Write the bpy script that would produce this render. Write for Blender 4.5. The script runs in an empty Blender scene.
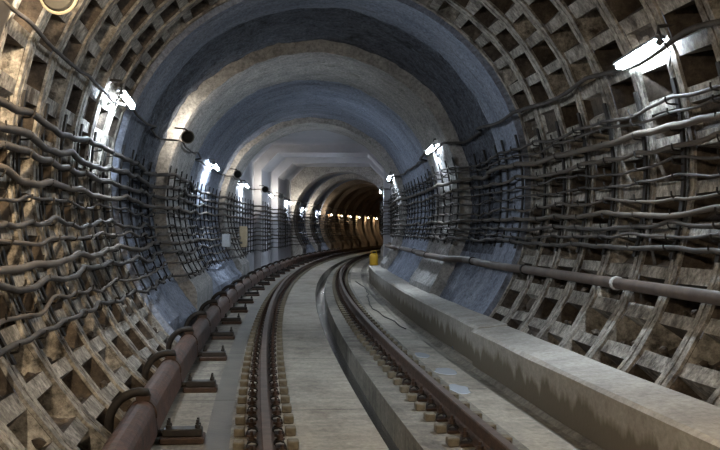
import bpy, math, random
from mathutils import Vector, noise
random.seed(7)
R_ = math.radians
scene = bpy.context.scene
COL = scene.collection

# ------------------------------------------------------------------ the line of the track
PHI0, KAP, X0 = -0.123, 0.0032, 0.961
def phi(s): return PHI0 + KAP * s
def P(s, u, z):
    p0, p1 = phi(0), phi(s)
    if abs(s) < 1e-9: cx, cy = X0, 0.0
    else:
        cx = X0 + (math.cos(p0) - math.cos(p1)) / KAP
        cy = (math.sin(p1) - math.sin(p0)) / KAP
    return Vector((cx + u * math.cos(p1), cy - u * math.sin(p1), z))
ZC = 2.06                    # height of the tunnel axis over the floor
RING = 0.9                   # width of one lining ring
T_END = 14.2                 # where the ribbed rings stop

# ------------------------------------------------------------------ materials
def lin(c): return tuple(c) + (1.0,)
def mat(name, base, rough=0.85, metal=0.0, alt=None, scale=3.0, bump=0.0, bscale=30.0, spots=None,
        spot_scale=1.2, spot_lo=0.5, spot_hi=0.62, stretch=None, coord='UV', stretch_scale=None, spec=0.3, bdist=0.02, fine=0.0, fscale=16.0):
    m = bpy.data.materials.new(name); m.use_nodes = True
    nt = m.node_tree; N = nt.nodes; L = nt.links
    b = N['Principled BSDF']
    b.inputs['Roughness'].default_value = rough
    b.inputs['Metallic'].default_value = metal
    b.inputs['Specular IOR Level'].default_value = spec
    b.inputs['Base Color'].default_value = lin(base)
    if alt is None and not bump: return m
    tc = N.new('ShaderNodeTexCoord')
    mp = N.new('ShaderNodeMapping')
    L.new(tc.outputs[coord], mp.inputs['Vector'])
    if stretch: mp.inputs['Scale'].default_value = stretch
    raw = tc.outputs[coord]
    col = None
    if alt is not None:
        n1 = N.new('ShaderNodeTexNoise'); n1.inputs['Scale'].default_value = scale
        n1.inputs['Detail'].default_value = 8; n1.inputs['Roughness'].default_value = 0.65
        L.new(mp.outputs[0], n1.inputs['Vector'])
        rp = N.new('ShaderNodeValToRGB')
        rp.color_ramp.elements[0].position = 0.36; rp.color_ramp.elements[0].color = lin(base)
        rp.color_ramp.elements[1].position = 0.66; rp.color_ramp.elements[1].color = lin(alt)
        L.new(n1.outputs['Fac'], rp.inputs['Fac'])
        col = rp.outputs['Color']
    if spots is not None:
        n2 = N.new('ShaderNodeTexNoise'); n2.inputs['Scale'].default_value = spot_scale
        n2.inputs['Detail'].default_value = 6; n2.inputs['Roughness'].default_value = 0.7
        mp2 = N.new('ShaderNodeMapping'); mp2.inputs['Location'].default_value = (3.3, 7.7, 1.1)
        if stretch_scale: mp2.inputs['Scale'].default_value = stretch_scale
        L.new(raw, mp2.inputs['Vector']); L.new(mp2.outputs[0], n2.inputs['Vector'])
        r2 = N.new('ShaderNodeMapRange'); r2.inputs['From Min'].default_value = spot_lo; r2.inputs['From Max'].default_value = spot_hi
        L.new(n2.outputs['Fac'], r2.inputs['Value'])
        mx = N.new('ShaderNodeMix'); mx.data_type = 'RGBA'
        L.new(r2.outputs['Result'], mx.inputs['Factor'])
        L.new(col, mx.inputs['A']); mx.inputs['B'].default_value = lin(spots)
        col = mx.outputs['Result']
    if fine and col is not None:
        nf = N.new('ShaderNodeTexNoise'); nf.inputs['Scale'].default_value = fscale
        nf.inputs['Detail'].default_value = 9; nf.inputs['Roughness'].default_value = 0.75
        mf = N.new('ShaderNodeMapping'); mf.inputs['Location'].default_value = (1.7, 0.3, 5.0); mf.inputs['Scale'].default_value = (1.3, 0.8, 1.0) if coord == 'UV' else (1, 1, 1)
        L.new(raw, mf.inputs['Vector']); L.new(mf.outputs[0], nf.inputs['Vector'])
        rf = N.new('ShaderNodeMapRange'); rf.inputs['From Min'].default_value = 0.34; rf.inputs['From Max'].default_value = 0.66
        rf.inputs['To Min'].default_value = 1.0 - fine; rf.inputs['To Max'].default_value = 1.0 + fine * 0.7
        L.new(nf.outputs['Fac'], rf.inputs['Value'])
        vm = N.new('ShaderNodeVectorMath'); vm.operation = 'SCALE'
        L.new(col, vm.inputs[0]); L.new(rf.outputs['Result'], vm.inputs['Scale'])
        col = vm.outputs['Vector']
    if col is not None: L.new(col, b.inputs['Base Color'])
    if bump:
        n3 = N.new('ShaderNodeTexNoise'); n3.inputs['Scale'].default_value = bscale
        n3.inputs['Detail'].default_value = 7; n3.inputs['Roughness'].default_value = 0.6
        L.new(raw, n3.inputs['Vector'])
        bp = N.new('ShaderNodeBump'); bp.inputs['Strength'].default_value = bump; bp.inputs['Distance'].default_value = bdist
        L.new(n3.outputs['Fac'], bp.inputs['Height'])
        L.new(bp.outputs['Normal'], b.inputs['Normal'])
    return m
def emis(name, c, strength):
    m = bpy.data.materials.new(name); m.use_nodes = True
    b = m.node_tree.nodes['Principled BSDF']
    b.inputs['Base Color'].default_value = lin(c)
    b.inputs['Emission Color'].default_value = lin(c)
    b.inputs['Emission Strength'].default_value = strength
    return m

M = {}
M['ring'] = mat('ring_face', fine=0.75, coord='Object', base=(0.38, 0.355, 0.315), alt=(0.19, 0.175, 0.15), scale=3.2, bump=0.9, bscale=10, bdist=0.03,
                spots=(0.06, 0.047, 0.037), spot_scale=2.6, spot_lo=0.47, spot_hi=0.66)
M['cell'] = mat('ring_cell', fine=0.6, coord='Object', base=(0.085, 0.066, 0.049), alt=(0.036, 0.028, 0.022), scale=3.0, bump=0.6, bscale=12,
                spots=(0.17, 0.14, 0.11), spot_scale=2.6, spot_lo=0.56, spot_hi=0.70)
M['lining'] = mat('lining_concrete', fine=0.55, base=(0.27, 0.30, 0.37), alt=(0.16, 0.18, 0.235), scale=1.3, bump=0.5, bscale=9,
                  spots=(0.10, 0.105, 0.12), spot_scale=1.4, spot_lo=0.55, spot_hi=0.72, stretch=(0.5, 1.6, 1), stretch_scale=(0.35, 2.2, 1))
M['shot'] = mat('lining_shotcrete', fine=0.8, base=(0.13, 0.145, 0.18), alt=(0.06, 0.066, 0.085), scale=5.0, bump=1.0, bscale=7,
                spots=(0.028, 0.03, 0.036), spot_scale=3.0, spot_lo=0.52, spot_hi=0.68, bdist=0.06)
M['rib'] = mat('rib_concrete', fine=0.6, base=(0.36, 0.35, 0.335), alt=(0.21, 0.21, 0.215), scale=2.5, bump=0.7, bscale=10,
               spots=(0.15, 0.14, 0.13), spot_scale=2.0, spot_lo=0.56, spot_hi=0.72)
M['ribface_lit'] = mat('rib_front_face_lit', coord='Object', fine=0.5, base=(0.48, 0.465, 0.44), alt=(0.29, 0.285, 0.275), scale=2.5, bump=0.7, bscale=10)  # lighter than the rib: lamp light on the front faces is painted in
M['paint'] = mat('painted_concrete', (0.47, 0.48, 0.52), alt=(0.38, 0.39, 0.43), scale=0.8, bump=0.12, bscale=6, rough=0.6)
M['brown'] = mat('sooty_concrete', fine=0.3, base=(0.25, 0.195, 0.14), alt=(0.13, 0.098, 0.07), scale=1.0, bump=0.4, bscale=6)
M['slab'] = mat('slab_concrete', fine=0.3, base=(0.39, 0.345, 0.28), alt=(0.25, 0.225, 0.185), scale=2.2, bump=0.5, bscale=18, rough=0.75,
                spots=(0.15, 0.13, 0.105), spot_scale=1.1, spot_lo=0.50, spot_hi=0.72, stretch=(1.0, 1.8, 1), stretch_scale=(1.6, 0.7, 1))
M['slab_side'] = mat('slab_dirty', fine=0.4, base=(0.28, 0.255, 0.21), alt=(0.15, 0.13, 0.105), scale=1.6, bump=0.35, bscale=22, rough=0.8,
                spots=(0.08, 0.068, 0.055), spot_scale=1.3, spot_lo=0.50, spot_hi=0.68, stretch=(0.8, 2.5, 1), stretch_scale=(2.2, 0.55, 1))
M['darker'] = mat('dark_strip', (0.085, 0.075, 0.062), alt=(0.14, 0.125, 0.10), scale=1.5, bump=0.3, bscale=20, rough=0.6)  # darker strip along the floor beside the contact rail
M['gutter'] = mat('wet_gutter', fine=0.5, base=(0.09, 0.088, 0.085), alt=(0.045, 0.045, 0.045), scale=2.5, bump=0.3, bscale=10, rough=0.18, spec=0.5)
M['bench'] = mat('bench_top', fine=0.3, base=(0.42, 0.395, 0.355), alt=(0.29, 0.27, 0.24), scale=1.8, bump=0.25, bscale=16,
                 spots=(0.22, 0.20, 0.17), spot_scale=1.3, spot_lo=0.57, spot_hi=0.75)
M['rail'] = mat('rail_rust', fine=0.4, base=(0.095, 0.058, 0.04), alt=(0.05, 0.032, 0.024), scale=6, bump=0.2, bscale=40, rough=0.75, metal=0.0, spec=0.2)
M['railtop'] = mat('rail_worn_top', (0.12, 0.088, 0.07), alt=(0.07, 0.05, 0.04), scale=6, rough=0.6, metal=0.1, spec=0.2)
M['steel'] = mat('dark_steel', (0.045, 0.04, 0.036), alt=(0.025, 0.022, 0.02), scale=10, coord='Object', rough=0.6, metal=0.3)
M['rust'] = mat('rusty_steel', (0.085, 0.05, 0.035), alt=(0.04, 0.028, 0.022), scale=12, coord='Object', rough=0.7, metal=0.2)
M['block'] = mat('pale_block', (0.22, 0.19, 0.14), alt=(0.12, 0.10, 0.07), scale=14, coord='Object', bump=0.3, bscale=40)
M['cover'] = mat('cover_brown', fine=0.5, base=(0.115, 0.056, 0.037), alt=(0.045, 0.028, 0.022), scale=3.0, bump=0.25, bscale=30, rough=0.65,
                 spots=(0.055, 0.038, 0.032), spot_scale=2.5, spot_lo=0.55, spot_hi=0.7)
M['cable'] = mat('cable_black', (0.04, 0.036, 0.034), alt=(0.085, 0.076, 0.068), scale=5, coord='Object', rough=0.7, spec=0.2)
M['cable2'] = mat('cable_dusty', (0.10, 0.083, 0.068), alt=(0.08, 0.07, 0.06), scale=5, coord='Object', rough=0.75, spec=0.2)
M['strap'] = mat('rack_steel', (0.03, 0.028, 0.027), alt=(0.018, 0.017, 0.016), scale=10, coord='Object', rough=0.75, spec=0.15)
M['pipe'] = mat('pipe_rust', (0.11, 0.082, 0.066), alt=(0.06, 0.044, 0.036), scale=4, coord='Object', rough=0.6)
M['clampgrey'] = mat('pale_band', (0.5, 0.49, 0.47), rough=0.5)
M['greybox'] = mat('box_grey', (0.30, 0.31, 0.32), alt=(0.22, 0.23, 0.24), scale=8, coord='Object', rough=0.6)
M['creambox'] = mat('box_cream', (0.60, 0.52, 0.36), alt=(0.48, 0.41, 0.28), scale=8, coord='Object', rough=0.6)
M['yellow'] = mat('canister_yellow', (0.50, 0.31, 0.03), alt=(0.45, 0.25, 0.02), scale=8, coord='Object', rough=0.5)
M['housing'] = mat('lamp_housing', (0.16, 0.17, 0.18), rough=0.5)
M['disc'] = mat('lamp_disc', (0.028, 0.028, 0.027), rough=0.7, spec=0.1)
M['discrim'] = mat('lamp_rim', (0.16, 0.15, 0.12), rough=0.5)
M['tube'] = emis('tube_glow', (0.76, 0.88, 1.0), 98.0)
M['tubefill'] = emis('tube_glow_fill', (1.0, 0.82, 0.60), 140.0)
M['tubedim'] = emis('tube_glow_far', (0.80, 0.89, 1.0), 60.0)
M['floodwarm'] = emis('flood_glow', (1.0, 0.90, 0.76), 32.0)
M['tubewarm'] = emis('tube_glow_warm', (1.0, 0.76, 0.50), 24.0)
M['bulbwarm'] = emis('bulb_glow_warm', (1.0, 0.75, 0.46), 800.0)
M['puddle_shine'] = mat('puddle_painted_shine', (0.62, 0.66, 0.72), rough=0.08, spec=0.8)  # pale base colour paints the brightness reflected in the puddles
M['gap'] = mat('joint_dark', (0.03, 0.028, 0.025), rough=0.9)

# bench front: a damp lower part with a ragged upper edge
def bench_front_mat():
    m = mat('bench_front', fine=0.25, base=(0.34, 0.315, 0.275), alt=(0.25, 0.23, 0.20), scale=2.0, bump=0.3, bscale=18)
    nt = m.node_tree; N = nt.nodes; L = nt.links; b = N['Principled BSDF']
    src = b.inputs['Base Color'].links[0].from_socket
    tc = N.new('ShaderNodeTexCoord'); sp = N.new('ShaderNodeSeparateXYZ'); L.new(tc.outputs['UV'], sp.inputs[0])
    mp = N.new('ShaderNodeMapping'); mp.inputs['Scale'].default_value = (0.9, 4.2, 1); L.new(tc.outputs['UV'], mp.inputs['Vector'])
    n = N.new('ShaderNodeTexNoise'); n.inputs['Scale'].default_value = 1.0; n.inputs['Detail'].default_value = 5; L.new(mp.outputs[0], n.inputs['Vector'])
    a = N.new('ShaderNodeMath'); a.operation = 'MULTIPLY'; a.inputs[1].default_value = 0.50; L.new(n.outputs['Fac'], a.inputs[0])
    d = N.new('ShaderNodeMath'); d.operation = 'SUBTRACT'; L.new(a.outputs[0], d.inputs[0]); L.new(sp.outputs['X'], d.inputs[1])
    r = N.new('ShaderNodeMapRange'); r.inputs['From Min'].default_value = -0.02; r.inputs['From Max'].default_value = 0.06; L.new(d.outputs[0], r.inputs['Value'])
    mx = N.new('ShaderNodeMix'); mx.data_type = 'RGBA'; L.new(r.outputs['Result'], mx.inputs['Factor'])
    L.new(src, mx.inputs['A']); mx.inputs['B'].default_value = (0.13, 0.108, 0.078, 1)
    L.new(mx.outputs['Result'], b.inputs['Base Color'])
    return m
M['benchfront'] = bench_front_mat()

# ------------------------------------------------------------------ mesh helpers
class MB:
    def __init__(self): self.v = []; self.f = []; self.m = []; self.uv = []
    def vert(self, co): self.v.append(tuple(co)); return len(self.v) - 1
    def face(self, idx, mi=0, uv=None):
        self.f.append(tuple(idx)); self.m.append(mi); self.uv.append(uv)
    def poly(self, pts, mi=0, uv=None):
        b = len(self.v); self.v.extend(tuple(p) for p in pts); self.face(range(b, b + len(pts)), mi, uv)
    def box(self, lo, hi, mi=0, bev=0.0):
        x0, y0, z0 = lo; x1, y1, z1 = hi
        if bev <= 0:
            b = len(self.v)
            for z in (z0, z1):
                for (x, y) in ((x0, y0), (x1, y0), (x1, y1), (x0, y1)): self.v.append((x, y, z))
            for q in ((3, 2, 1, 0), (4, 5, 6, 7), (0, 1, 5, 4), (1, 2, 6, 5), (2, 3, 7, 6), (3, 0, 4, 7)):
                self.face([b + i for i in q], mi)
        else:
            rings = [(z0, bev), (z0 + bev, 0), (z1 - bev, 0), (z1, bev)]
            b = len(self.v)
            for (z, d) in rings:
                e = bev
                for (x, y) in ((x0 + e + d * 0, y0 + d), (x1 - e, y0 + d), (x1 - d, y0 + e), (x1 - d, y1 - e), (x1 - e, y1 - d), (x0 + e, y1 - d), (x0 + d, y1 - e), (x0 + d, y0 + e)):
                    self.v.append((x, y, z))
            for k in range(3):
                for i in range(8):
                    j = (i + 1) % 8
                    self.face((b + k * 8 + i, b + k * 8 + j, b + k * 8 + 8 + j, b + k * 8 + 8 + i), mi)
            self.face([b + i for i in range(7, -1, -1)], mi); self.face([b + 24 + i for i in range(8)], mi)
    def tube(self, pts, r, n=8, mi=0, caps=True, radii=None):
        pts = [Vector(p) for p in pts]; b = len(self.v); nr = len(pts)
        up = Vector((0, 0, 1)); prev = None
        for i, p in enumerate(pts):
            d = (pts[min(i + 1, nr - 1)] - pts[max(i - 1, 0)])
            if d.length < 1e-9: d = Vector((0, 1, 0))
            d.normalize()
            if prev is None:
                a = up if abs(d.z) < 0.9 else Vector((1, 0, 0))
                x = d.cross(a).normalized()
            else:
                x = (prev - d * prev.dot(d)).normalized()
            prev = x; y = d.cross(x)
            rr = radii[i] if radii else r
            for k in range(n):
                a = 2 * math.pi * k / n
                self.v.append(tuple(p + x * (rr * math.cos(a)) + y * (rr * math.sin(a))))
        for i in range(nr - 1):
            for k in range(n):
                j = (k + 1) % n
                self.face((b + i * n + k, b + i * n + j, b + (i + 1) * n + j, b + (i + 1) * n + k), mi)
        if caps:
            self.face([b + k for k in range(n - 1, -1, -1)], mi); self.face([b + (nr - 1) * n + k for k in range(n)], mi)
    def lathe(self, prof, axis_o, axis_d, n=16, mi=0):
        o = Vector(axis_o); d = Vector(axis_d).normalized()
        a = Vector((0, 0, 1)) if abs(d.z) < 0.9 else Vector((1, 0, 0))
        x = d.cross(a).normalized(); y = d.cross(x); b = len(self.v)
        for (r, h) in prof:
            for k in range(n):
                t = 2 * math.pi * k / n
                self.v.append(tuple(o + d * h + x * (r * math.cos(t)) + y * (r * math.sin(t))))
        for i in range(len(prof) - 1):
            for k in range(n):
                j = (k + 1) % n
                self.face((b + i * n + k, b + i * n + j, b + (i + 1) * n + j, b + (i + 1) * n + k), mi)
        self.face([b + k for k in range(n - 1, -1, -1)], mi); self.face([b + (len(prof) - 1) * n + k for k in range(n)], mi)
    def sweep(self, prof, ss, mi=0, closed=True, caps=True, mis=None, wob=0.0):
        """profile points (u, z) carried along the track; UV = (length along the profile, s)"""
        n = len(prof); b = len(self.v)
        ln = [0.0]
        for i in range(n): 
            p, q = prof[i], prof[(i + 1) % n]; ln.append(ln[-1] + math.hypot(q[0] - p[0], q[1] - p[1]))
        for s in ss:
            for i, (u, z) in enumerate(prof):
                if wob:
                    u += wob * noise.noise(Vector((s * 0.9, i * 3.1, 0.3))); z += wob * 0.6 * noise.noise(Vector((s * 0.7, i * 1.7, 9.3)))
                self.v.append(tuple(P(s, u, z)))
        e = n if closed else n - 1
        for k in range(len(ss) - 1):
            for i in range(e):
                j = (i + 1) % n
                self.face((b + k * n + i, b + k * n + j, b + (k + 1) * n + j, b + (k + 1) * n + i), mis[i] if mis else mi,
                          ((ln[i], ss[k]), (ln[i + 1], ss[k]), (ln[i + 1], ss[k + 1]), (ln[i], ss[k + 1])))
        if closed and caps:
            self.face([b + i for i in range(n - 1, -1, -1)], mis[0] if mis else mi)
            self.face([b + (len(ss) - 1) * n + i for i in range(n)], mis[0] if mis else mi)
    def mesh(self, name, mats, smooth=False):
        me = bpy.data.meshes.new(name)
        me.from_pydata(self.v, [], self.f)
        for m in mats: me.materials.append(m)
        me.polygons.foreach_set('material_index', self.m)
        if any(u is not None for u in self.uv):
            uvl = me.uv_layers.new(name='UVMap'); flat = []
            for f, u in zip(self.f, self.uv):
                if u is None: u = [(self.v[i][0] + self.v[i][2], self.v[i][1]) for i in f]
                for c in u: flat.extend(c)
            uvl.data.foreach_set('uv', flat)
        if smooth: me.polygons.foreach_set('use_smooth', [True] * len(me.polygons))
        me.update()
        return me
    def obj(self, name, mats, parent=None, smooth=False):
        if not isinstance(mats, (list, tuple)): mats = [mats]
        return link(name, self.mesh(name, mats, smooth), parent)
def link(name, me, parent=None):
    o = bpy.data.objects.new(name, me); COL.objects.link(o)
    if parent is not None: o.parent = parent
    return o
def tag(o, label=None, cat=None, group=None, kind=None):
    if label: o['label'] = label
    if cat: o['category'] = cat
    if group: o['group'] = group
    if kind: o['kind'] = kind
    return o
def empty(name, s, u, z, label, cat, group=None):
    o = bpy.data.objects.new(name, None); COL.objects.link(o)
    o.empty_display_size = 0.1
    o.location = P(s, u, z); o.rotation_euler = (0, 0, -phi(s))
    return tag(o, label, cat, group)
def frange(a, b, d):
    n = max(1, int(math.ceil((b - a) / d))); return [a + (b - a) * i / n for i in range(n + 1)]

# ------------------------------------------------------------------ lining: ribbed rings
def wpt(s, th, r): return P(s, r * math.sin(th), ZC + r * math.cos(th))
TH_MAX = R_(140)
NCELL = 36
ring_starts = [T_END - RING * (k + 1) for k in range(14)]
def part_of(th): return 'wall_left' if th < -R_(48) else ('wall_right' if th > R_(48) else 'ceiling')
shell = {k: MB() for k in ('wall_left', 'ceiling', 'wall_right')}
def rwob(p):
    s, th, r = p
    v = Vector((s * 2.1, th * 5.2, 1.7)); w = Vector((s * 5.3, th * 13.0, 8.1))
    return (s + 0.016 * noise.noise(v) + 0.006 * noise.noise(w), th + 0.006 * noise.noise(v + Vector((9, 3, 0))) + 0.0025 * noise.noise(w * 1.3), r + 0.016 * noise.noise(v + Vector((2, 8, 5))) + 0.008 * noise.noise(w + Vector((1, 1, 6))))
def rquad(mb, pts, mi):
    # pts: (s, th, r); UV along arc and s
    mb.poly([wpt(*rwob(p)) for p in pts], mi, [(p[1] * 2.7 + (p[2] - 2.7), p[0]) for p in pts])
rnd = random.Random(3)
for rs in ring_starts:
    dth = 2 * TH_MAX / NCELL
    off = 0.0
    for c in range(NCELL):
        a0 = -TH_MAX + c * dth; a1 = a0 + dth
        mb = shell[part_of((a0 + a1) / 2)]
        RF, RI = 2.70, 2.725
        j = lambda k=0.012: rnd.uniform(-k, k)
        s0, s1 = rs, rs + RING
        fw = 0.105; g = 0.012
        rib = 0.06 / 2.7
        cs0, cs1 = s0 + fw + j(), s1 - fw + j()
        c0, c1 = a0 + rib + j(0.006), a1 - rib + j(0.006)
        # joint groove, flange faces
        for (sa, sb) in ((s0, s0 + g), (s1 - g, s1)):
            rquad(mb, [(sa, a0, RF + 0.05), (sb, a0, RF + 0.05), (sb, a1, RF + 0.05), (sa, a1, RF + 0.05)], 1)
        for (sa, sb) in ((s0 + g, cs0), (cs1, s1 - g)):
            rquad(mb, [(sa, a0, RF), (sb, a0, RF), (sb, a1, RF), (sa, a1, RF)], 0)
        for sa in (s0 + g, s1 - g):
            rquad(mb, [(sa, a0, RF), (sa, a1, RF), (sa, a1, RF + 0.05), (sa, a0, RF + 0.05)], 0)
        for sa in (cs0, cs1):
            rquad(mb, [(sa, a0, RF), (sa, a1, RF), (sa, a1, RI), (sa, a0, RI)], 0)
        # rib faces
        rquad(mb, [(cs0, a0, RI), (cs1, a0, RI), (cs1, c0, RI), (cs0, c0, RI)], 0)
        rquad(mb, [(cs0, c1, RI), (cs1, c1, RI), (cs1, a1, RI), (cs0, a1, RI)], 0)
        # recess; the low cells are part filled with dirt and mortar
        dep = 0.25 + rnd.uniform(-0.03, 0.03)
        d = [RI + dep] * 4            # (cs0,c0),(cs1,c0),(cs1,c1),(cs0,c1)
        deg = abs(math.degrees((a0 + a1) / 2))
        if deg > 85 and rnd.random() < 0.75:
            k = rnd.uniform(0.25, 0.8)
            if a0 > 0: d[2] -= dep * k; d[3] -= dep * min(1, k * rnd.uniform(0.6, 1.2))
            else: d[0] -= dep * k; d[1] -= dep * min(1, k * rnd.uniform(0.6, 1.2))
        elif rnd.random() < 0.32 and deg > 60:
            q = rnd.uniform(0.03, 0.08); d = [RI + q] * 4
        ts, tt = 0.035, 0.012
        rim = [(cs0, c0, RI), (cs1, c0, RI), (cs1, c1, RI), (cs0, c1, RI)]
        bk = [(cs0 + ts, c0 + tt, d[0]), (cs1 - ts, c0 + tt, d[1]), (cs1 - ts, c1 - tt, d[2]), (cs0 + ts, c1 - tt, d[3])]
        for i in range(4):
            k = (i + 1) % 4
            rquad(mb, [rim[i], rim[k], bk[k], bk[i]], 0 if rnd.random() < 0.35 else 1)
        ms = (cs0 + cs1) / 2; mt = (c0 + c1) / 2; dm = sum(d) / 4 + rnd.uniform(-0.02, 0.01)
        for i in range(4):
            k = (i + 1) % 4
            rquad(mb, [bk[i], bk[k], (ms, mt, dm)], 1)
        if deg > 112 and rs > 5:      # rubble lying in the low cells
            for q in range(rnd.randint(2, 6)):
                lo = c1 if a0 > 0 else c0
                o = Vector(wpt(ms + rnd.uniform(-0.26, 0.26), lo + (-1 if a0 > 0 else 1) * rnd.uniform(0.004, 0.022), RI + rnd.uniform(0.02, 0.18)))
                rr = rnd.uniform(0.02, 0.05)
                ax = Vector((rnd.uniform(-1, 1), rnd.uniform(-1, 1), rnd.uniform(-1, 1)))
                mb.lathe([(rr * 0.3, -rr * 0.7), (rr * rnd.uniform(0.7, 1), -rr * 0.3), (rr * rnd.uniform(0.8, 1.1), rr * 0.2), (rr * 0.4, rr * 0.7)], o, ax, 5, 1)
        if rnd.random() < 0.5:   # grout plug
            o = wpt(ms + j(0.05), mt, dm + 0.01); ax = wpt(ms, mt, 1.0) - wpt(ms, mt, 2.0)
            mb.lathe([(0.04, 0), (0.04, 0.045), (0.022, 0.05), (0.022, 0.085), (0.012, 0.09)], o, ax, 8, 0)

# ------------------------------------------------------------------ lining: cast concrete, frames, rings beyond
def box_r(th, hw, top, ch):
    """distance from the axis to a chamfered rectangle, half width hw, underside at height top"""
    sx, cz = math.sin(th), math.cos(th); t = top - ZC; best = 1e9
    if abs(sx) > 1e-9: best = min(best, hw / abs(sx))
    if cz > 1e-9: best = min(best, t / cz)
    k = abs(sx) + cz
    if k > 1e-9: best = min(best, (hw + t - ch) / k)
    return best
SEG = [  # s0, s1, kind, radius / (half width, top, chamfer), material, roughness
    (-8.0, ring_starts[-1], 'c', 2.70, 'lining', 0.0),
    (T_END, 15.7, 'c', 2.63, 'lining', 0.028),
    (15.7, 18.8, 'c', 2.71, 'shot', 0.05),
    (18.8, 22.2, 'c', 2.50, 'rib', 0.028),
    (22.2, 30.8, 'c', 2.64, 'lining', 0.04),
    (30.8, 33.2, 'c', 2.48, 'rib', 0.022),
    (33.2, 41.0, 'b', (2.55, 4.72, 0.7), 'paint', 0.0),
    (41.0, 43.6, 'b', (2.28, 4.42, 0.62), 'paint', 0.0),
    (43.6, 47.5, 'b', (2.55, 4.72, 0.7), 'paint', 0.0),
    (47.5, 50.1, 'b', (2.28, 4.42, 0.62), 'paint', 0.0),
    (50.1, 55.5, 'b', (2.55, 4.72, 0.7), 'paint', 0.0)]
s = 55.5
for k, (la, lb) in enumerate([(1.8, 5.6), (1.6, 5.0), (1.4, 3.8), (1.2, 3.4)] + [(1.2, 3.2)] * 10):
    m1, m2 = ('rib', 'lining') if k < 2 else ('brown', 'brown')
    SEG.append((s, s + la, 'c', 2.44, m1, 0.006)); SEG.append((s + la, s + la + lb, 'c', 2.70, m2, 0.006)); s += la + lb
S_FAR = s
def rwall(s, th):
    if ring_starts[-1] <= s < T_END: return 2.70
    for (a, b, kd, q, m, n) in SEG:
        if a <= s < b: return q if kd == 'c' else box_r(th, *q)
    return 2.66
SHM = ['ring', 'cell', 'lining', 'shot', 'rib', 'paint', 'brown', 'ribface_lit']
ths = [R_(-141 + 2 * i) for i in range(142)]
ths += [sg * math.acos(0) for sg in (-1, 1)]
for (hw, top, ch) in ((2.55, 4.72, 0.7), (2.28, 4.42, 0.62)):
    t = top - ZC
    for sg in (-1, 1):
        ths += [sg * math.atan2(hw - ch, t), sg * math.atan2(hw, t - ch)]
ths += [R_(-48), R_(48)]
ths = sorted(set(round(t, 5) for t in ths))
def shell_strip(stations):
    """stations: list of (s, [r per theta], material index of the strip that follows)"""
    for i in range(len(stations) - 1):
        (sa, ra, ma), (sb, rb, _) = stations[i], stations[i + 1]
        for q in range(len(ths) - 1):
            t0, t1 = ths[q], ths[q + 1]
            mb = shell[part_of((t0 + t1) / 2)]
            pts = [(sa, t0, ra[q]), (sb, t0, rb[q]), (sb, t1, rb[q + 1]), (sa, t1, ra[q + 1])]
            mq = 2 if (ma == 3 and abs(t0 + t1) / 2 > R_(108)) else ma
            mb.poly([wpt(*p) for p in pts], mq, [(p[1] * 2.6, p[0] + (p[2] - 2.6) * (1 if sb - sa < 1e-6 else 0)) for p in pts])
def seg_stations(sg):
    a, b, kd, q, m, nz = sg; out = []
    ds = 0.12 if nz > 0.008 else 1.2
    for s in frange(a, b, ds):
        rr = []
        for th in ths:
            r = q if kd == 'c' else box_r(th, *q)
            if nz:
                v = Vector((s * 1.6, math.sin(th) * 4, math.cos(th) * 4))
                r += nz * (noise.noise(v) + 0.7 * noise.noise(v * 2.7) + 0.5 * noise.noise(v * 6.1))
            if kd == 'c' and a > 0 and abs(th) > R_(112): r = max(r, 1.97 / abs(math.sin(th)))
            rr.append(r)
        out.append((s, rr, SHM.index(m)))
    return out
run = None
for sg in SEG:
    st = seg_stations(sg)
    if run is None or abs(run[-1][0] - st[0][0]) > 1e-6:
        if run: shell_strip(run)
        run = st
    else:
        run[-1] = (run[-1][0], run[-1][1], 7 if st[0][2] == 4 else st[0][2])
        run += st
shell_strip(run)
# end faces where the cast lining meets the ribbed rings
for (sx, ra, rb) in ((T_END, 2.60, 3.05), (ring_starts[-1], 2.68, 3.05)):
    for q in range(len(ths) - 1):
        t0, t1 = ths[q], ths[q + 1]
        mb = shell[part_of((t0 + t1) / 2)]
        rr = [ra + 0.02, ra + 0.02]
        pts = [(sx + 0.004, t0, rr[0]), (sx + 0.004, t1, rr[1]), (sx + 0.004, t1, rb), (sx + 0.004, t0, rb)]
        mb.poly([wpt(*p) for p in pts], 2, [(p[1] * 2.6, p[2]) for p in pts])
for nm, mb in shell.items():
    tag(mb.obj(nm, [M[x] for x in SHM]), kind='structure')
# far end, out of sight round the bend, and the back of the tunnel
for nm, sx in (('wall_far', S_FAR - 0.01), ('wall_back', -7.99)):
    mb = MB(); mb.poly([P(sx, -3, -0.3), P(sx, 3, -0.3), P(sx, 3, 5), P(sx, -3, 5)], 0, [(0, 0), (6, 0), (6, 5), (0, 5)])
    tag(mb.obj(nm, M['brown']), kind='structure')

# ------------------------------------------------------------------ floor
SS = frange(-8, S_FAR, 0.5)
fl = MB()
GL, GR, GD = 0.10, 0.34, -0.26
fl.sweep([(-2.6, 0.0), (-1.20, 0.0), (-1.02, -0.012), (-0.98, 0.0), (-0.60, 0.0)], SS, 1, closed=False, caps=False, mis=[1, 3, 1, 0, 0])
fl.sweep([(-0.60, 0.0), (GL, 0.0)], SS, 0, closed=False, caps=False, wob=0.0)
fl.sweep([(GL, 0.0), (GL - 0.005, GD), (GR, GD), (GR, 0.0)], SS, 2, closed=False, caps=False, mis=[1, 2, 1])
fl.sweep([(GR, 0.0), (1.08, 0.0)], SS, 1, closed=False, caps=False)
fl.sweep([(1.08, 0.0), (1.42, -0.005), (1.52, -0.05), (1.58, -0.05), (1.64, -0.01), (2.6, 0.0)], SS, 0, closed=False, caps=False, mis=[0, 1, 1, 1, 0])
tag(fl.obj('floor', [M['slab'], M['slab_side'], M['gutter'], M['darker']]), kind='structure')
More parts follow.
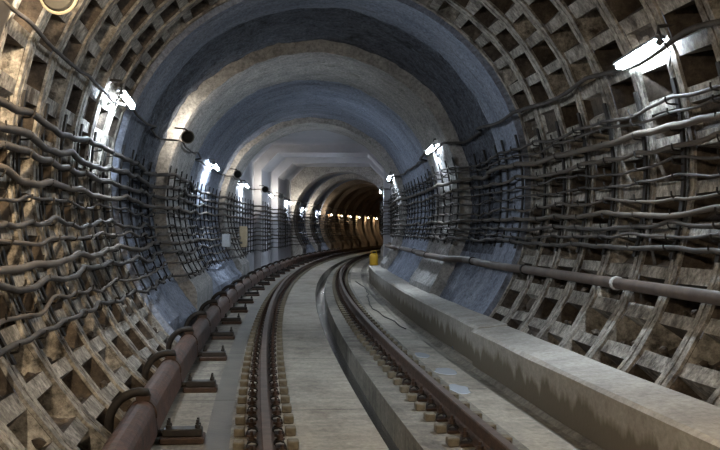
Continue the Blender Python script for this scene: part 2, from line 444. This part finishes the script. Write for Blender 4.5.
# joints between the cast floor bays
jm = MB()
for s in [x * 3.75 + 2.0 for x in range(0, 26)]:
    jm.sweep([(-0.55, 0.0015), (GL - 0.003, 0.0015)], [s, s + 0.018], 0, closed=False, caps=False)
    jm.sweep([(1.05, 0.0015), (1.40, 0.0015)], [s + 1.1, s + 1.12], 0, closed=False, caps=False)
    jm.sweep([(-1.75, 0.0015), (-1.0, 0.0015)], [s + 0.6, s + 0.62], 0, closed=False, caps=False)
jo = jm.obj('expansion_joint', M['gap'], bpy.data.objects['floor'])

# ------------------------------------------------------------------ side bench, two cast blocks
def bench(s0, s1, u0, h, label):
    mb = MB(); ss = frange(s0, s1, 0.45)
    pr = [(u0 + 0.01, 0.0), (u0, h - 0.025), (u0 + 0.03, h), (2.02, h + 0.03), (2.02, 0.0)]
    mb.sweep(pr, ss, closed=True, mis=[1, 0, 0, 1, 1], wob=0.012)
    o = mb.obj('concrete_bench', [M['bench'], M['benchfront']])
    return tag(o, label, 'bench', 'cast concrete benches along the cable wall')
bench(3.0, 12.5, 1.60, 0.41, 'nearest block of the low concrete bench, damp stains on its front face')
bench(12.5, 35.0, 1.66, 0.43, 'long farther block of the low concrete bench, ending at the yellow canister')

# ------------------------------------------------------------------ rails
def rail_profile(uc):
    half = [(0.066, 0.0), (0.066, 0.010), (0.020, 0.026), (0.009, 0.040), (0.009, 0.105), (0.030, 0.122), (0.036, 0.128), (0.036, 0.150), (0.028, 0.159)]
    z0 = 0.022
    return [(uc + x, z0 + z) for x, z in half] + [(uc - x, z0 + z) for x, z in reversed(half)]
RS = frange(2.0, S_FAR - 1, 0.6)
def rail(uc, label):
    mb = MB(); pr = rail_profile(uc); n = len(pr)
    mis = [0] * n; mis[n // 2 - 1] = 1
    mb.sweep(pr, RS, closed=True, mis=mis)
    tag(mb.obj('running_rail', [M['rail'], M['railtop']]), label, 'rail', 'running rails of the track')
rail(-0.76, 'rusty running rail between the covered contact rail and the middle walkway slab')
rail(0.76, 'rusty running rail between the drainage gutter and the concrete bench')

# ------------------------------------------------------------------ rail fastenings
def fastening_parts():
    """local frame: x across the rail, y along it"""
    out = []
    b = MB(); b.box((-0.145, -0.075, 0.0), (0.145, 0.075, 0.020), 0, 0.004); out.append(('base_plate', b, 'rust', False))
    for sg in (-1, 1):
        c = MB()
        pr = [(0.070, 0.034), (0.055, 0.046), (0.070, 0.062), (0.100, 0.068), (0.128, 0.056), (0.138, 0.022)]
        for i in range(len(pr) - 1):
            (x0, z0), (x1, z1) = pr[i], pr[i + 1]
            w = 0.045 - 0.004 * i; t = 0.014
            c.poly([(sg * x0, -w, z0), (sg * x1, -w, z1), (sg * x1, w, z1), (sg * x0, w, z0)])
            c.poly([(sg * x0, -w, z0 - t), (sg * x1, -w, z1 - t), (sg * x1, w, z1 - t), (sg * x0, w, z0 - t)])
            for ww in (-w, w):
                c.poly([(sg * x0, ww, z0), (sg * x1, ww, z1), (sg * x1, ww, z1 - t), (sg * x0, ww, z0 - t)])
        out.append(('clip', c, 'steel', False))
        t = MB()
        t.lathe([(0.034, 0.066), (0.034, 0.074)], (sg * 0.1, 0, 0), (0, 0, 1), 12)
        t.lathe([(0.024, 0.074), (0.024, 0.100)], (sg * 0.1, 0, 0), (0, 0, 1), 6)
        t.lathe([(0.012, 0.100), (0.012, 0.128)], (sg * 0.1, 0, 0), (0, 0, 1), 8)
        out.append(('bolt', t, 'rust', False))
        k = MB()
        x0, x1 = sorted((sg * 0.150, sg * 0.232))
        k.box((x0, -0.062, 0.0), (x1, 0.062, 0.062), 0, 0.008)
        out.append(('end_block', k, 'block', False))
    return out
FP = [(n, b.mesh(n, [M[m]]), m) for (n, b, m, _) in fastening_parts()]
one = MB(); onem = ['rust', 'steel', 'block']
for (n, b, m, _) in fastening_parts():
    o = len(one.v); one.v += b.v
    for f in b.f: one.face([o + i for i in f], onem.index(m))
ONE = one.mesh('rail_fastening', [M[m] for m in onem])
def fastenings(uc, label, group, s0):
    s = s0; i = 0
    while s < 72:
        if s < 19:
            e = empty('rail_fastening', s, uc, 0.0, label, 'fastening', group)
            for (n, me, m) in FP: link(n, me, e)
        else:
            e = link('rail_fastening', ONE); e.location = P(s, uc, 0.0); e.rotation_euler = (0, 0, -phi(s))
            tag(e, label, 'fastening', group)
        s += 0.52; i += 1
fastenings(-0.76, 'bolted clamp with pale end blocks under the rail beside the contact rail', 'rail fastenings beside the contact rail', 6.3)
fastenings(0.76, 'bolted clamp with pale end blocks under the rail beside the gutter', 'rail fastenings beside the gutter', 6.3)

# ------------------------------------------------------------------ contact rail with its cover and brackets
UC, HC = -1.65, 0.19
CR = bpy.data.objects.new('contact_rail', None); COL.objects.link(CR); CR.location = P(8.0, UC, 0)
tag(CR, 'contact rail under a rounded rust brown cover, running along the wall', 'contact rail')
inv = CR.location.copy()
def cover_prof():
    pts = [(0.112, -0.13), (0.100, -0.02)]
    for a in range(0, 181, 20): pts.append((0.098 * math.cos(R_(a)), 0.02 + 0.10 * math.sin(R_(a))))
    pts += [(-0.100, -0.02), (-0.112, -0.13)]
    inner = [(x * 0.86, z - 0.012 if i not in (0, len(pts) - 1) else z) for i, (x, z) in enumerate(pts)]
    return [(UC + x, HC + z) for x, z in pts] + [(UC + x, HC + z) for x, z in reversed(inner)]
stations = [8.2 + 2.52 * i for i in range(26)]
def localize(mb): mb.v = [tuple(Vector(v) - inv) for v in mb.v]
edges = [5.6] + stations
for i in range(len(edges) - 1):
    mb = MB(); mb.sweep(cover_prof(), frange(edges[i] + 0.02, edges[i + 1] - 0.02, 0.65), closed=True); localize(mb)
    mb.obj('cover', M['cover'], CR)
mb = MB(); mb.sweep([(UC + x, z) for x, z in ((0.04, 0.07), (0.04, 0.10), (0.012, 0.11), (0.012, 0.17), (0.045, 0.18), (0.045, 0.20), (-0.045, 0.20), (-0.045, 0.18), (-0.012, 0.17), (-0.012, 0.11), (-0.04, 0.10), (-0.04, 0.07))], frange(5.6, stations[-1], 0.65)); localize(mb)
mb.obj('conductor', M['steel'], CR)
def bracket_parts():
    """x measured from the contact rail's line, towards the track"""
    out = []
    b = MB(); b.box((0.13, -0.13, 0.0), (0.45, 0.13, 0.045), 0, 0.008); out.append(('base_block', b, 'rust'))
    b = MB(); b.box((0.15, -0.075, 0.045), (0.435, 0.075, 0.10), 0, 0.008); out.append(('base_plate', b, 'steel'))
    for (x, y) in ((0.19, -0.045), (0.19, 0.045), (0.40, -0.045), (0.40, 0.045)):
        b = MB(); b.lathe([(0.022, 0.105), (0.022, 0.128), (0.011, 0.128), (0.011, 0.165)], (x, y, 0), (0, 0, 1), 6); out.append(('bolt', b, 'steel'))
    b = MB(); b.tube([(0.30, 0, 0.075), (0.16, 0, 0.07), (0.0, 0, 0.035), (0.0, 0, 0.08)], 0.026, 8); out.append(('arm', b, 'steel'))
    b = MB()
    pts = []
    for a in range(-10, 191, 20): pts.append((0.112 * math.cos(R_(a)), HC + 0.012 + 0.118 * math.sin(R_(a))))
    for k in range(len(pts) - 1):
        (x0, z0), (x1, z1) = pts[k], pts[k + 1]
        for (ya, yb) in ((-0.045, 0.045),):
            b.poly([(x0, ya, z0), (x1, ya, z1), (x1, yb, z1), (x0, yb, z0)])
            for y in (ya, yb): b.poly([(x0, y, z0), (x1, y, z1), (x1 * 0.88, y, HC + (z1 - HC) * 0.88), (x0 * 0.88, y, HC + (z0 - HC) * 0.88)])
    b.lathe([(0.02, 0.0), (0.02, 0.09)], (0.02, 0, HC + 0.10), (0, 0, 1), 8)
    b.box((-0.04, -0.06, HC + 0.115), (0.06, 0.06, HC + 0.15))
    out.append(('collar', b, 'rust'))
    b = MB(); pts = [(0.03, 0, HC + 0.15)]
    for a in range(80, 181, 12): pts.append((-0.01 + 0.225 * math.cos(R_(a)), -0.03, 0.13 + 0.24 * math.sin(R_(a))))
    pts += [(-0.235, -0.03, 0.07), (-0.225, -0.03, 0.01)]
    b.tube(pts, 0.034, 10); out.append(('hoop', b, 'steel'))
    return out
BP = [(n, b.mesh(n, [M[m]], n == 'hoop')) for (n, b, m) in bracket_parts()]
onem = ['rust', 'steel']; one = MB()
for (n, b, m) in bracket_parts():
    o = len(one.v); one.v += b.v
    for f in b.f: one.face([o + i for i in f], onem.index(m))
ONEB = one.mesh('contact_rail_bracket', [M[m] for m in onem])
for i, s in enumerate(stations):
    lb = 'dark steel bracket with a hoop over the covered contact rail and bolted base'
    if s < 30:
        e = empty('contact_rail_bracket', s, UC, 0, lb, 'bracket', 'contact rail brackets')
        for (n, me) in BP: link(n, me, e)
    else:
        e = link('contact_rail_bracket', ONEB); e.location = P(s, UC, 0); e.rotation_euler = (0, 0, -phi(s))
        tag(e, lb, 'bracket', 'contact rail brackets')

# ------------------------------------------------------------------ cable racks and cables
def wall_u(s, z, gap):
    """distance of the wall from the track's line at height z, less a gap"""
    lo = 9
    for d in (-0.12, 0, 0.12):
        th = math.acos(max(-1, min(1, (z - ZC) / 2.6)))
        r = rwall(s + d, th)
        if 33.2 <= s + d < 55.5: u = r * math.sin(th)
        else: u = math.sqrt(max(0.01, r * r - (z - ZC) ** 2))
        lo = min(lo, u)
    return lo - gap
LEFT_Z = [2.46, 2.29, 2.14, 1.96, 1.81, 1.63, 1.49, 1.34, 1.19, 1.02, 0.84]
RIGHT_Z = [2.62, 2.53, 2.40, 2.24, 2.13, 2.00, 1.85, 1.70, 1.60, 1.50, 1.42]
def rack(side, s, zs, detail, cache={}):
    zl, zh = min(zs) - 0.12, max(zs) + 0.16
    key = (side, round(wall_u(s, 2.0, 0), 2), round(wall_u(s, 1.0, 0), 2))
    if key not in cache:
        b = MB(); N = 10; th = 0.02; w = 0.034; u0 = side * 2.3
        pts = [(side * wall_u(s, zl + (zh - zl) * i / N, 0.03) - u0, zl + (zh - zl) * i / N) for i in range(N + 1)]
        ins = [(x - side * th, z) for x, z in pts]
        for q in (pts, ins):
            for i in range(N): b.poly([(q[i][0], -w, q[i][1]), (q[i + 1][0], -w, q[i + 1][1]), (q[i + 1][0], w, q[i + 1][1]), (q[i][0], w, q[i][1])])
        for y in (-w, w):
            for i in range(N): b.poly([(pts[i][0], y, pts[i][1]), (pts[i + 1][0], y, pts[i + 1][1]), (ins[i + 1][0], y, ins[i + 1][1]), (ins[i][0], y, ins[i][1])])
        hk = []
        for z in zs:
            h = MB(); x = side * wall_u(s, z, 0.02) - u0
            h.tube([(x, 0, z - 0.05), (x - side * 0.07, 0, z - 0.05), (x - side * 0.105, 0, z - 0.045), (x - side * 0.12, 0, z - 0.02), (x - side * 0.12, 0, z + 0.008)], 0.008, 5)
            hk.append(h)
        allm = MB(); allm.v = list(b.v)
        for f in b.f: allm.face(f)
        for h in hk:
            o = len(allm.v); allm.v += h.v
            for f in h.f: allm.face([o + i for i in f])
        cache[key] = (b.mesh('upright', [M['strap']]), [h.mesh('hook', [M['strap']]) for h in hk], allm.mesh('cable_rack', [M['strap']]))
    up, hooks, whole = cache[key]
    lb = ('dark upright strip with hooks carrying cables on the wall behind the contact rail' if side < 0 else
          'dark upright strip with hooks carrying cables on the wall above the bench')
    gp = 'cable racks on the contact rail wall' if side < 0 else 'cable racks above the bench'
    if detail:
        e = empty('cable_rack', s, side * 2.3, 0, lb, 'cable rack', gp)
        link('upright', up, e)
        for h in hooks: link('hook', h, e)
    else:
        e = link('cable_rack', whole); e.location = P(s, side * 2.3, 0); e.rotation_euler = (0, 0, -phi(s)); tag(e, lb, 'cable rack', gp)
def racks(side, zs, s_first, s_last):
    out = []; s = s_first
    while s < s_last:
        rack(side, s, zs, s < 21); out.append(s)
        s += RING
    return out
base = T_END - RING * 8
rl = racks(-1, LEFT_Z, T_END - RING * 8, 75)
rr = racks(1, RIGHT_Z, T_END - RING * 8, 47)
ORD = ['uppermost', 'second', 'third', 'fourth', 'fifth', 'sixth', 'seventh', 'eighth', 'ninth', 'tenth', 'lowest']
def cable_path(side, z, s0, s1, r, rg, sag, wander, k):
    pts = []; n = int((s1 - s0) / 0.15)
    amp = [rg.uniform(0.4, 1.5) for _ in range(200)]
    jump = [rg.uniform(-1, 1) for _ in range(200)]
    for i in range(n + 1):
        s = s0 + (s1 - s0) * i / n
        t = (s - (T_END - RING * 20)) / RING
        q = int(math.floor(t)); f = t - q
        fade = 1.0 if s < 26 else 0.5
        drop = sag * amp[q % 200] * 4 * f * (1 - f)
        ja, jb = jump[q % 200], jump[(q + 1) % 200]
        lift = wander * fade * (ja + (jb - ja) * (3 * f * f - 2 * f ** 3))
        wig = 0.018 * fade * noise.noise(Vector((s * 2.2, k * 5.3, side)))
        zz = z - drop + lift + wig - 0.02
        smooth = [wall_u(s + d, zz, 0) for d in (-0.5, -0.25, 0, 0.25, 0.5)]
        u = min(smooth) * 0.5 + sum(smooth) / 5 * 0.5
        u = min(u, smooth[2] - 0.0) - 0.085 - r - 0.02 * noise.noise(Vector((s * 1.3, k * 2.3, 4 + side)))
        pts.append(P(s, side * u, zz))
    return pts
rg = random.Random(11)
for side, zs, wall in ((-1, LEFT_Z, 'on the wall behind the contact rail'), (1, RIGHT_Z, 'on the wall above the bench')):
    for k, z in enumerate(zs):
        if side < 0: r = [0.030, 0.032, 0.030, 0.030, 0.015, 0.022, 0.018, 0.030, 0.026, 0.016, 0.020][k]
        else: r = [0.017, 0.014, 0.032, 0.022, 0.013, 0.012, 0.015, 0.025, 0.020, 0.014, 0.022][k]
        sag = (0.022 if side < 0 else 0.016) * rg.uniform(0.3, 1.5)
        wander = (0.05 if side < 0 else 0.03)
        mb = MB(); mb.tube(cable_path(side, z, 5.0, 85 if side < 0 else 50, r, rg, sag, wander, k), r, 7)
        dusty = (side > 0 and k in (2, 3, 6, 7)) or (side < 0 and k in (3, 6, 7, 9))
        o = mb.obj('cable', M['cable2' if dusty else 'cable'], smooth=True)
        nm = ('%s dusty cable of the rack %s' if dusty else '%s dark cable of the rack %s') % (ORD[k], wall)
        if k not in (0, 10): nm = ('%s from the top, ' % ORD[k]) + ('dusty pale' if dusty else 'dark') + ' cable ' + wall
        tag(o, nm, 'cable', 'rack cables ' + wall)
# lamp supply cables, high on both walls
for side, wall, ss0 in ((-1, 'behind the contact rail', 5.0), (1, 'above the bench', 6.0)):
    pts = []
    for s in frange(ss0, 85 if side < 0 else 50, 0.2):
        z = 3.04 + 0.03 * noise.noise(Vector((s * 0.8, side, 2))) - 0.05 * abs(math.sin(s * math.pi / 2.7))
        q = min(wall_u(s + d, z, 0) for d in (-0.4, 0, 0.4))
        pts.append(P(s, side * (q - 0.085), z))
    mb = MB(); mb.tube(pts, 0.017 if side < 0 else 0.023, 7)
    tag(mb.obj('lamp_cable', M['cable'], smooth=True), 'dark supply cable linking the lamps high on the wall ' + wall, 'cable')

# pipe low on the wall above the bench
pts = []
for s in frange(6.0, 40, 0.3):
    q = min(wall_u(s + d, 1.06, 0) for d in (-0.5, 0, 0.5)); pts.append(P(s, q - 0.10, 1.06))
PI_ = bpy.data.objects.new('wall_pipe', None); COL.objects.link(PI_); PI_.location = P(8, 2.2, 1.06)
tag(PI_, 'long rusty pipe running low on the wall just above the bench', 'pipe')
mb = MB(); mb.tube(pts, 0.052, 12); mb.v = [tuple(Vector(v) - PI_.location) for v in mb.v]; mb.obj('pipe_run', M['pipe'], PI_, True)
for s in (9.75, 13.3, 17.0, 21.0, 25.0, 29.0):
    q = min(wall_u(s + d, 1.06, 0) for d in (-0.5, 0, 0.5)) - 0.10
    b = MB(); d = P(s + 0.1, q, 1.06) - P(s - 0.1, q, 1.06)
    b.lathe([(0.054, -0.03), (0.064, -0.03), (0.064, 0.03), (0.054, 0.03)], P(s, q, 1.06) - PI_.location, d, 12)
    b.tube([P(s, q + 0.04, 1.03) - PI_.location, P(s, q + 0.16, 0.98) - PI_.location], 0.014, 6)
    b.obj('pipe_clamp', M['clampgrey' if s < 10 else 'strap'], PI_)

# ------------------------------------------------------------------ lamps
def tube_lamp(side, s, warm, label, L=1.05, z=3.03, tilt=0.05):
    q = min(wall_u(s + d, z, 0) for d in (-0.7, -0.3, 0, 0.3, 0.7))
    u = q - (0.19 if side < 0 else 0.11)
    e = empty('tube_lamp', s, side * u, z, label, 'lamp', 'tube lamps along the tunnel')
    d = Vector((0, math.cos(tilt), -math.sin(tilt)))
    a = Vector((0, -L / 2, L / 2 * math.sin(tilt)))
    nrm = Vector((0, math.sin(tilt), math.cos(tilt)))
    b = MB(); b.tube([a + d * (0.05), a + d * (L - 0.04)], 0.024, 12); b.obj('tube', M[{0: 'tube', 1: 'tubewarm', 2: 'tubefill', 3: 'tubedim'}[int(warm)]], e, True)
    b = MB()
    q = [Vector((x, 0, 0)) + nrm * z for x, z in ((-0.044, 0.022), (-0.044, 0.044), (-0.028, 0.058), (0.028, 0.058), (0.044, 0.044), (0.044, 0.022), (0.038, 0.022), (0.038, 0.040), (0.024, 0.051), (-0.024, 0.051), (-0.038, 0.040), (-0.038, 0.022))]
    for k in range(12):
        p0, p1 = q[k], q[(k + 1) % 12]
        b.poly([a + p0, a + p1, a + d * L + p1, a + d * L + p0])
    for e0 in (a, a + d * L): b.poly([e0 + p for p in q[:6]])
    b.obj('housing', M['housing'], e)
    for t in (0.0, L - 0.04):
        b = MB(); b.tube([a + d * t, a + d * (t + 0.03)], 0.030, 12); b.obj('end_cap', M['housing'], e)
    b = MB()
    w = Vector((side * 0.18, 0, 0))
    c = a + d * 0.03
    b.tube([c + nrm * 0.06, c + nrm * 0.13, c + nrm * 0.15 + w], 0.018, 6)
    b.obj('bracket', M['steel'], e)
    b = MB(); b.tube([c + nrm * 0.1, c + Vector((-side * 0.02, -0.12, 0.0)), c + Vector((side * 0.02, -0.2, -0.10)), c + Vector((side * 0.06, -0.08, -0.2)), c + Vector((side * 0.12, 0.05, -0.12))], 0.006, 5)
    b.obj('wire', M['strap'], e, True)
lab_r = ['large bright tube lamp on the ribbed wall above the bench, nearest of its row', 'bright tube lamp on the smooth lining above the bench, second of its row',
         'small bright tube lamp past the end of the long pipe, third of its row', 'distant tube lamp above the bench wall, fourth of its row']
for s, l in zip((9.2, 20.4, 31.8, 43.0), lab_r): tube_lamp(1, s, False, l)
lab_l = ['bright tube lamp at the end of the ribbed rings behind the contact rail', 'tube lamp on the dark lining between the two pale ribs behind the contact rail',
         'tube lamp just before the first square concrete frame, contact rail wall', 'tube lamp between the two square concrete frames', 'tube lamp just past the second square concrete frame',
         'first tube lamp in the round rings beyond the square frames', 'second tube lamp in the round rings beyond the frames', 'third tube lamp in the round rings beyond the frames, warm',
         'fourth tube lamp in the round rings beyond the frames, warm', 'fifth tube lamp in the round rings, within the sooty brown stretch',
         'sixth tube lamp in the round rings, within the sooty brown stretch', 'seventh tube lamp in the round rings, within the sooty brown stretch', 'farthest tube lamp in the sooty brown rings']
for (s, w, zz), l in zip(((12.9, 0, 3.03), (26.4, 0, 3.03), (36.5, 3, 3.0), (45.6, 3, 2.96), (53.5, 3, 2.86), (61.0, 3, 2.68), (67.6, 3, 2.58), (73.2, 1, 2.55), (78.2, 1, 2.55), (82.6, 1, 2.55), (87.0, 1, 2.55), (91.4, 1, 2.55), (95.8, 1, 2.55)), lab_l):
    tube_lamp(-1, s, w, l, z=zz, L=0.7 if s > 58 else 1.05)
tube_lamp(-1, 4.2, 2, 'unseen tube lamp added on the contact rail wall, towards the viewer')  # unseen pair, added nearer than the row's spacing to warm the foreground
tube_lamp(1, 3.0, 2, 'unseen tube lamp added on the bench wall, towards the viewer')
# round floodlights on the corners of the ribs, seen from behind
def round_lamp(s, u, z, r, label, lit=True):
    e = empty('round_floodlight', s, u, z, label, 'floodlight', 'round floodlights turned away down the tunnel')
    ax = (0.12, 1.0, 0.12)
    b = MB(); b.lathe([(r * 0.35, -0.07), (r * 0.8, -0.055), (r, -0.02), (r, 0.05)], (0, 0, 0), ax, 20); b.obj('housing', M['disc'], e)
    b = MB(); b.lathe([(r * 1.0, -0.03), (r * 1.10, -0.022), (r * 1.10, 0.0), (r * 1.0, 0.006)], (0, 0, 0), ax, 20); b.obj('rim', M['discrim'], e)
    b = MB(); b.lathe([(r * 0.94, 0.051), (r * 0.94, 0.056)], (0, 0, 0), ax, 20); b.obj('glass', M['floodwarm'] if lit else M['disc'], e)
    b = MB(); b.tube([(0, -0.03, 0.09), (-0.05, -0.02, 0.13), (-0.22, 0.0, 0.15)], 0.016, 6); b.obj('bracket', M['steel'], e)
round_lamp(7.55, -2.13, 3.10, 0.12, 'round floodlight on the ribbed rings, nearest of its row, rim cut by picture top')
round_lamp(18.3, -2.08, 3.07, 0.10, 'round floodlight turned away, at the edge of the first pale rib')
round_lamp(29.9, -2.02, 3.05, 0.10, 'round floodlight turned away, at the edge of the second pale rib')
round_lamp(40.2, -2.06, 3.02, 0.11, 'round floodlight turned away, at the edge of the first square frame')
round_lamp(46.9, -2.08, 2.98, 0.11, 'round floodlight turned away, at the edge of the second square frame')
round_lamp(54.8, -2.10, 2.86, 0.11, 'round floodlight turned away, at the first round ring beyond the frames')
round_lamp(62.2, -2.10, 2.72, 0.11, 'round floodlight turned away, at the second round ring beyond the frames')
round_lamp(68.9, -2.12, 2.62, 0.11, 'round floodlight turned away, at the third round ring beyond the frames')
# dark steel hoop against the near rings
mb = MB(); N = 26
for k in range(N):
    t0, t1 = [R_(-38 - 66 * (k + i) / N) for i in (0, 1)]
    sa, sb, ri, ro = 6.9, 7.5, 2.61, 2.69
    mb.poly([wpt(sa, t0, ri), wpt(sb, t0, ri), wpt(sb, t1, ri), wpt(sa, t1, ri)])
    mb.poly([wpt(sb, t0, ri), wpt(sb, t0, ro), wpt(sb, t1, ro), wpt(sb, t1, ri)])
    mb.poly([wpt(sa, t0, ri), wpt(sa, t0, ro), wpt(sa, t1, ro), wpt(sa, t1, ri)])
tag(mb.obj('trim_1', M['steel']), kind='structure')
# a warm bulb lamp on the near wall, the next of that row
e = empty('bulb_lamp', 6.3, -1.95, 3.22, 'warm bulb lamp on the near ribbed wall, before the first round lamp', 'lamp')
b = MB(); b.lathe([(0.02, -0.07), (0.055, -0.04), (0.065, 0.0), (0.05, 0.045), (0.02, 0.065)], (0, 0, 0), (0, 0, 1), 12); b.obj('bulb', M['bulbwarm'], e, True)
b = MB(); b.lathe([(0.03, 0.05), (0.035, 0.12)], (0, 0, 0), (0, 0, 1), 10); b.tube([(0, 0, 0.12), (-0.15, 0, 0.16)], 0.015, 6); b.obj('socket', M['steel'], e)

b = MB(); ax = (-0.80, 0.60, -0.05)  # unseen dish added to keep the bulb's light on the near wall
b.lathe([(0.06, -0.13), (0.13, -0.08), (0.16, 0.0), (0.17, 0.10), (0.165, 0.10), (0.155, 0.0), (0.125, -0.07), (0.055, -0.12)], (0, 0, 0), ax, 20)
b.obj('added_shade', M['steel'], e)

# ------------------------------------------------------------------ boxes, canister, puddles
def wall_box(name, s, z, w, h, d, m, label, frame=False):
    q = min(wall_u(s + dd, zz, 0) for dd in (-0.3, 0, 0.3) for zz in (z - h / 2, z + h / 2))
    e = empty(name, s, -(q - d * 0.5 - 0.16), z, label, 'box')
    b = MB(); b.box((-d / 2, -w / 2, -h / 2), (d / 2, w / 2, h / 2), 0, 0.012); b.obj('case', M[m], e)
    b = MB(); b.box((d / 2, -w * 0.42, -h * 0.42), (d / 2 + 0.012, w * 0.42, h * 0.42), 0, 0.004); b.obj('lid', M[m], e)
    b = MB()
    for zz in (-h * 0.3, h * 0.3): b.tube([(-d / 2, 0, zz), (-d / 2 - 0.16, 0, zz)], 0.015, 6)
    b.obj('bracket', M['steel'], e)
    b = MB()
    for k in range(3): 
        y = (k - 1) * w * 0.28
        b.tube([(0, y, -h / 2), (0, y + 0.02, -h / 2 - 0.08), (-0.03, y - 0.15, -h / 2 - 0.16), (-0.06, y - 0.45, -h / 2 - 0.08)], 0.012, 6)
    b.obj('cable_tail', M['cable'], e, True)
wall_box('junction_box', 28.4, 1.27, 0.25, 0.34, 0.20, 'greybox', 'small grey box among the cables before the second pale rib')
wall_box('junction_box', 34.6, 1.33, 0.24, 0.66, 0.22, 'creambox', 'tall cream box on the cable wall behind the second pale rib')
e = empty('yellow_canister', 34.2, 1.80, 0.445, 'yellow canister standing on the far end of the concrete bench', 'canister')
b = MB(); b.lathe([(0.12, 0.0), (0.135, 0.02), (0.135, 0.30), (0.10, 0.36), (0.05, 0.38)], (0, 0, 0), (0, 0, 1), 16); b.obj('body', M['yellow'], e, True)
b = MB(); b.lathe([(0.04, 0.38), (0.04, 0.43)], (0, 0, 0), (0, 0, 1), 10); b.obj('cap', M['steel'], e)
b = MB(); b.tube([(-0.09, 0, 0.34), (-0.08, 0, 0.43), (0.0, 0, 0.46), (0.08, 0, 0.43), (0.09, 0, 0.34)], 0.014, 6); b.obj('handle', M['yellow'], e, True)
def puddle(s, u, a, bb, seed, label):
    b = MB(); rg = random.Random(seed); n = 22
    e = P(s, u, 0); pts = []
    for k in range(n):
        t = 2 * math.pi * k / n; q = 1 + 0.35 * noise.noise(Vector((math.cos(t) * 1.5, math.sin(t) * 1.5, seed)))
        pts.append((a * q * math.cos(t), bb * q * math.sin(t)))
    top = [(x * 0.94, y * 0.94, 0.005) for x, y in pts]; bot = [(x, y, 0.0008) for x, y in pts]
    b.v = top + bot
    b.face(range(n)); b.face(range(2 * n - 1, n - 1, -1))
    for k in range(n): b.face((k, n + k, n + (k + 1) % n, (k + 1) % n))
    o = b.obj('puddle', M['puddle_shine']); o.location = e; o.rotation_euler = (0, 0, -phi(s)); tag(o, label, 'puddle', 'puddles beside the rail')
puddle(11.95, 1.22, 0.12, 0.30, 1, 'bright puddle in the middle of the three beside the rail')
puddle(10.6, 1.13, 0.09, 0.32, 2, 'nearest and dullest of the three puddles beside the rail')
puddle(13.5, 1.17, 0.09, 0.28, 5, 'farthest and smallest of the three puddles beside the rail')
pts = [P(s, 1.30 + 0.10 * math.sin(s * 0.5) + 0.06 * noise.noise(Vector((s, 0, 3))), 0.012) for s in frange(17, 33, 0.3)]
mb = MB(); mb.tube(pts, 0.009, 6); tag(mb.obj('floor_cable', M['cable'], smooth=True), 'thin dark cable lying on the floor between the rail and the bench', 'cable')

# ------------------------------------------------------------------ world, camera
w = bpy.data.worlds.new('World'); scene.world = w; w.use_nodes = True
w.node_tree.nodes['Background'].inputs[0].default_value = (0.02, 0.022, 0.028, 1)
w.node_tree.nodes['Background'].inputs[1].default_value = 1.0
cam = bpy.data.cameras.new('Camera'); co = bpy.data.objects.new('Camera', cam); COL.objects.link(co)
cam.sensor_width = 36; cam.lens = 36 * 1100 / 720
co.location = (0, 0, 1.54); co.rotation_euler = (math.pi / 2 + 5 / 1100, 0, 0)
scene.camera = co
scene.view_settings.view_transform = 'Standard'; scene.view_settings.look = 'None'
scene.view_settings.gamma = 1.0; scene.view_settings.exposure = 2.45
scene.cycles.max_bounces = 8
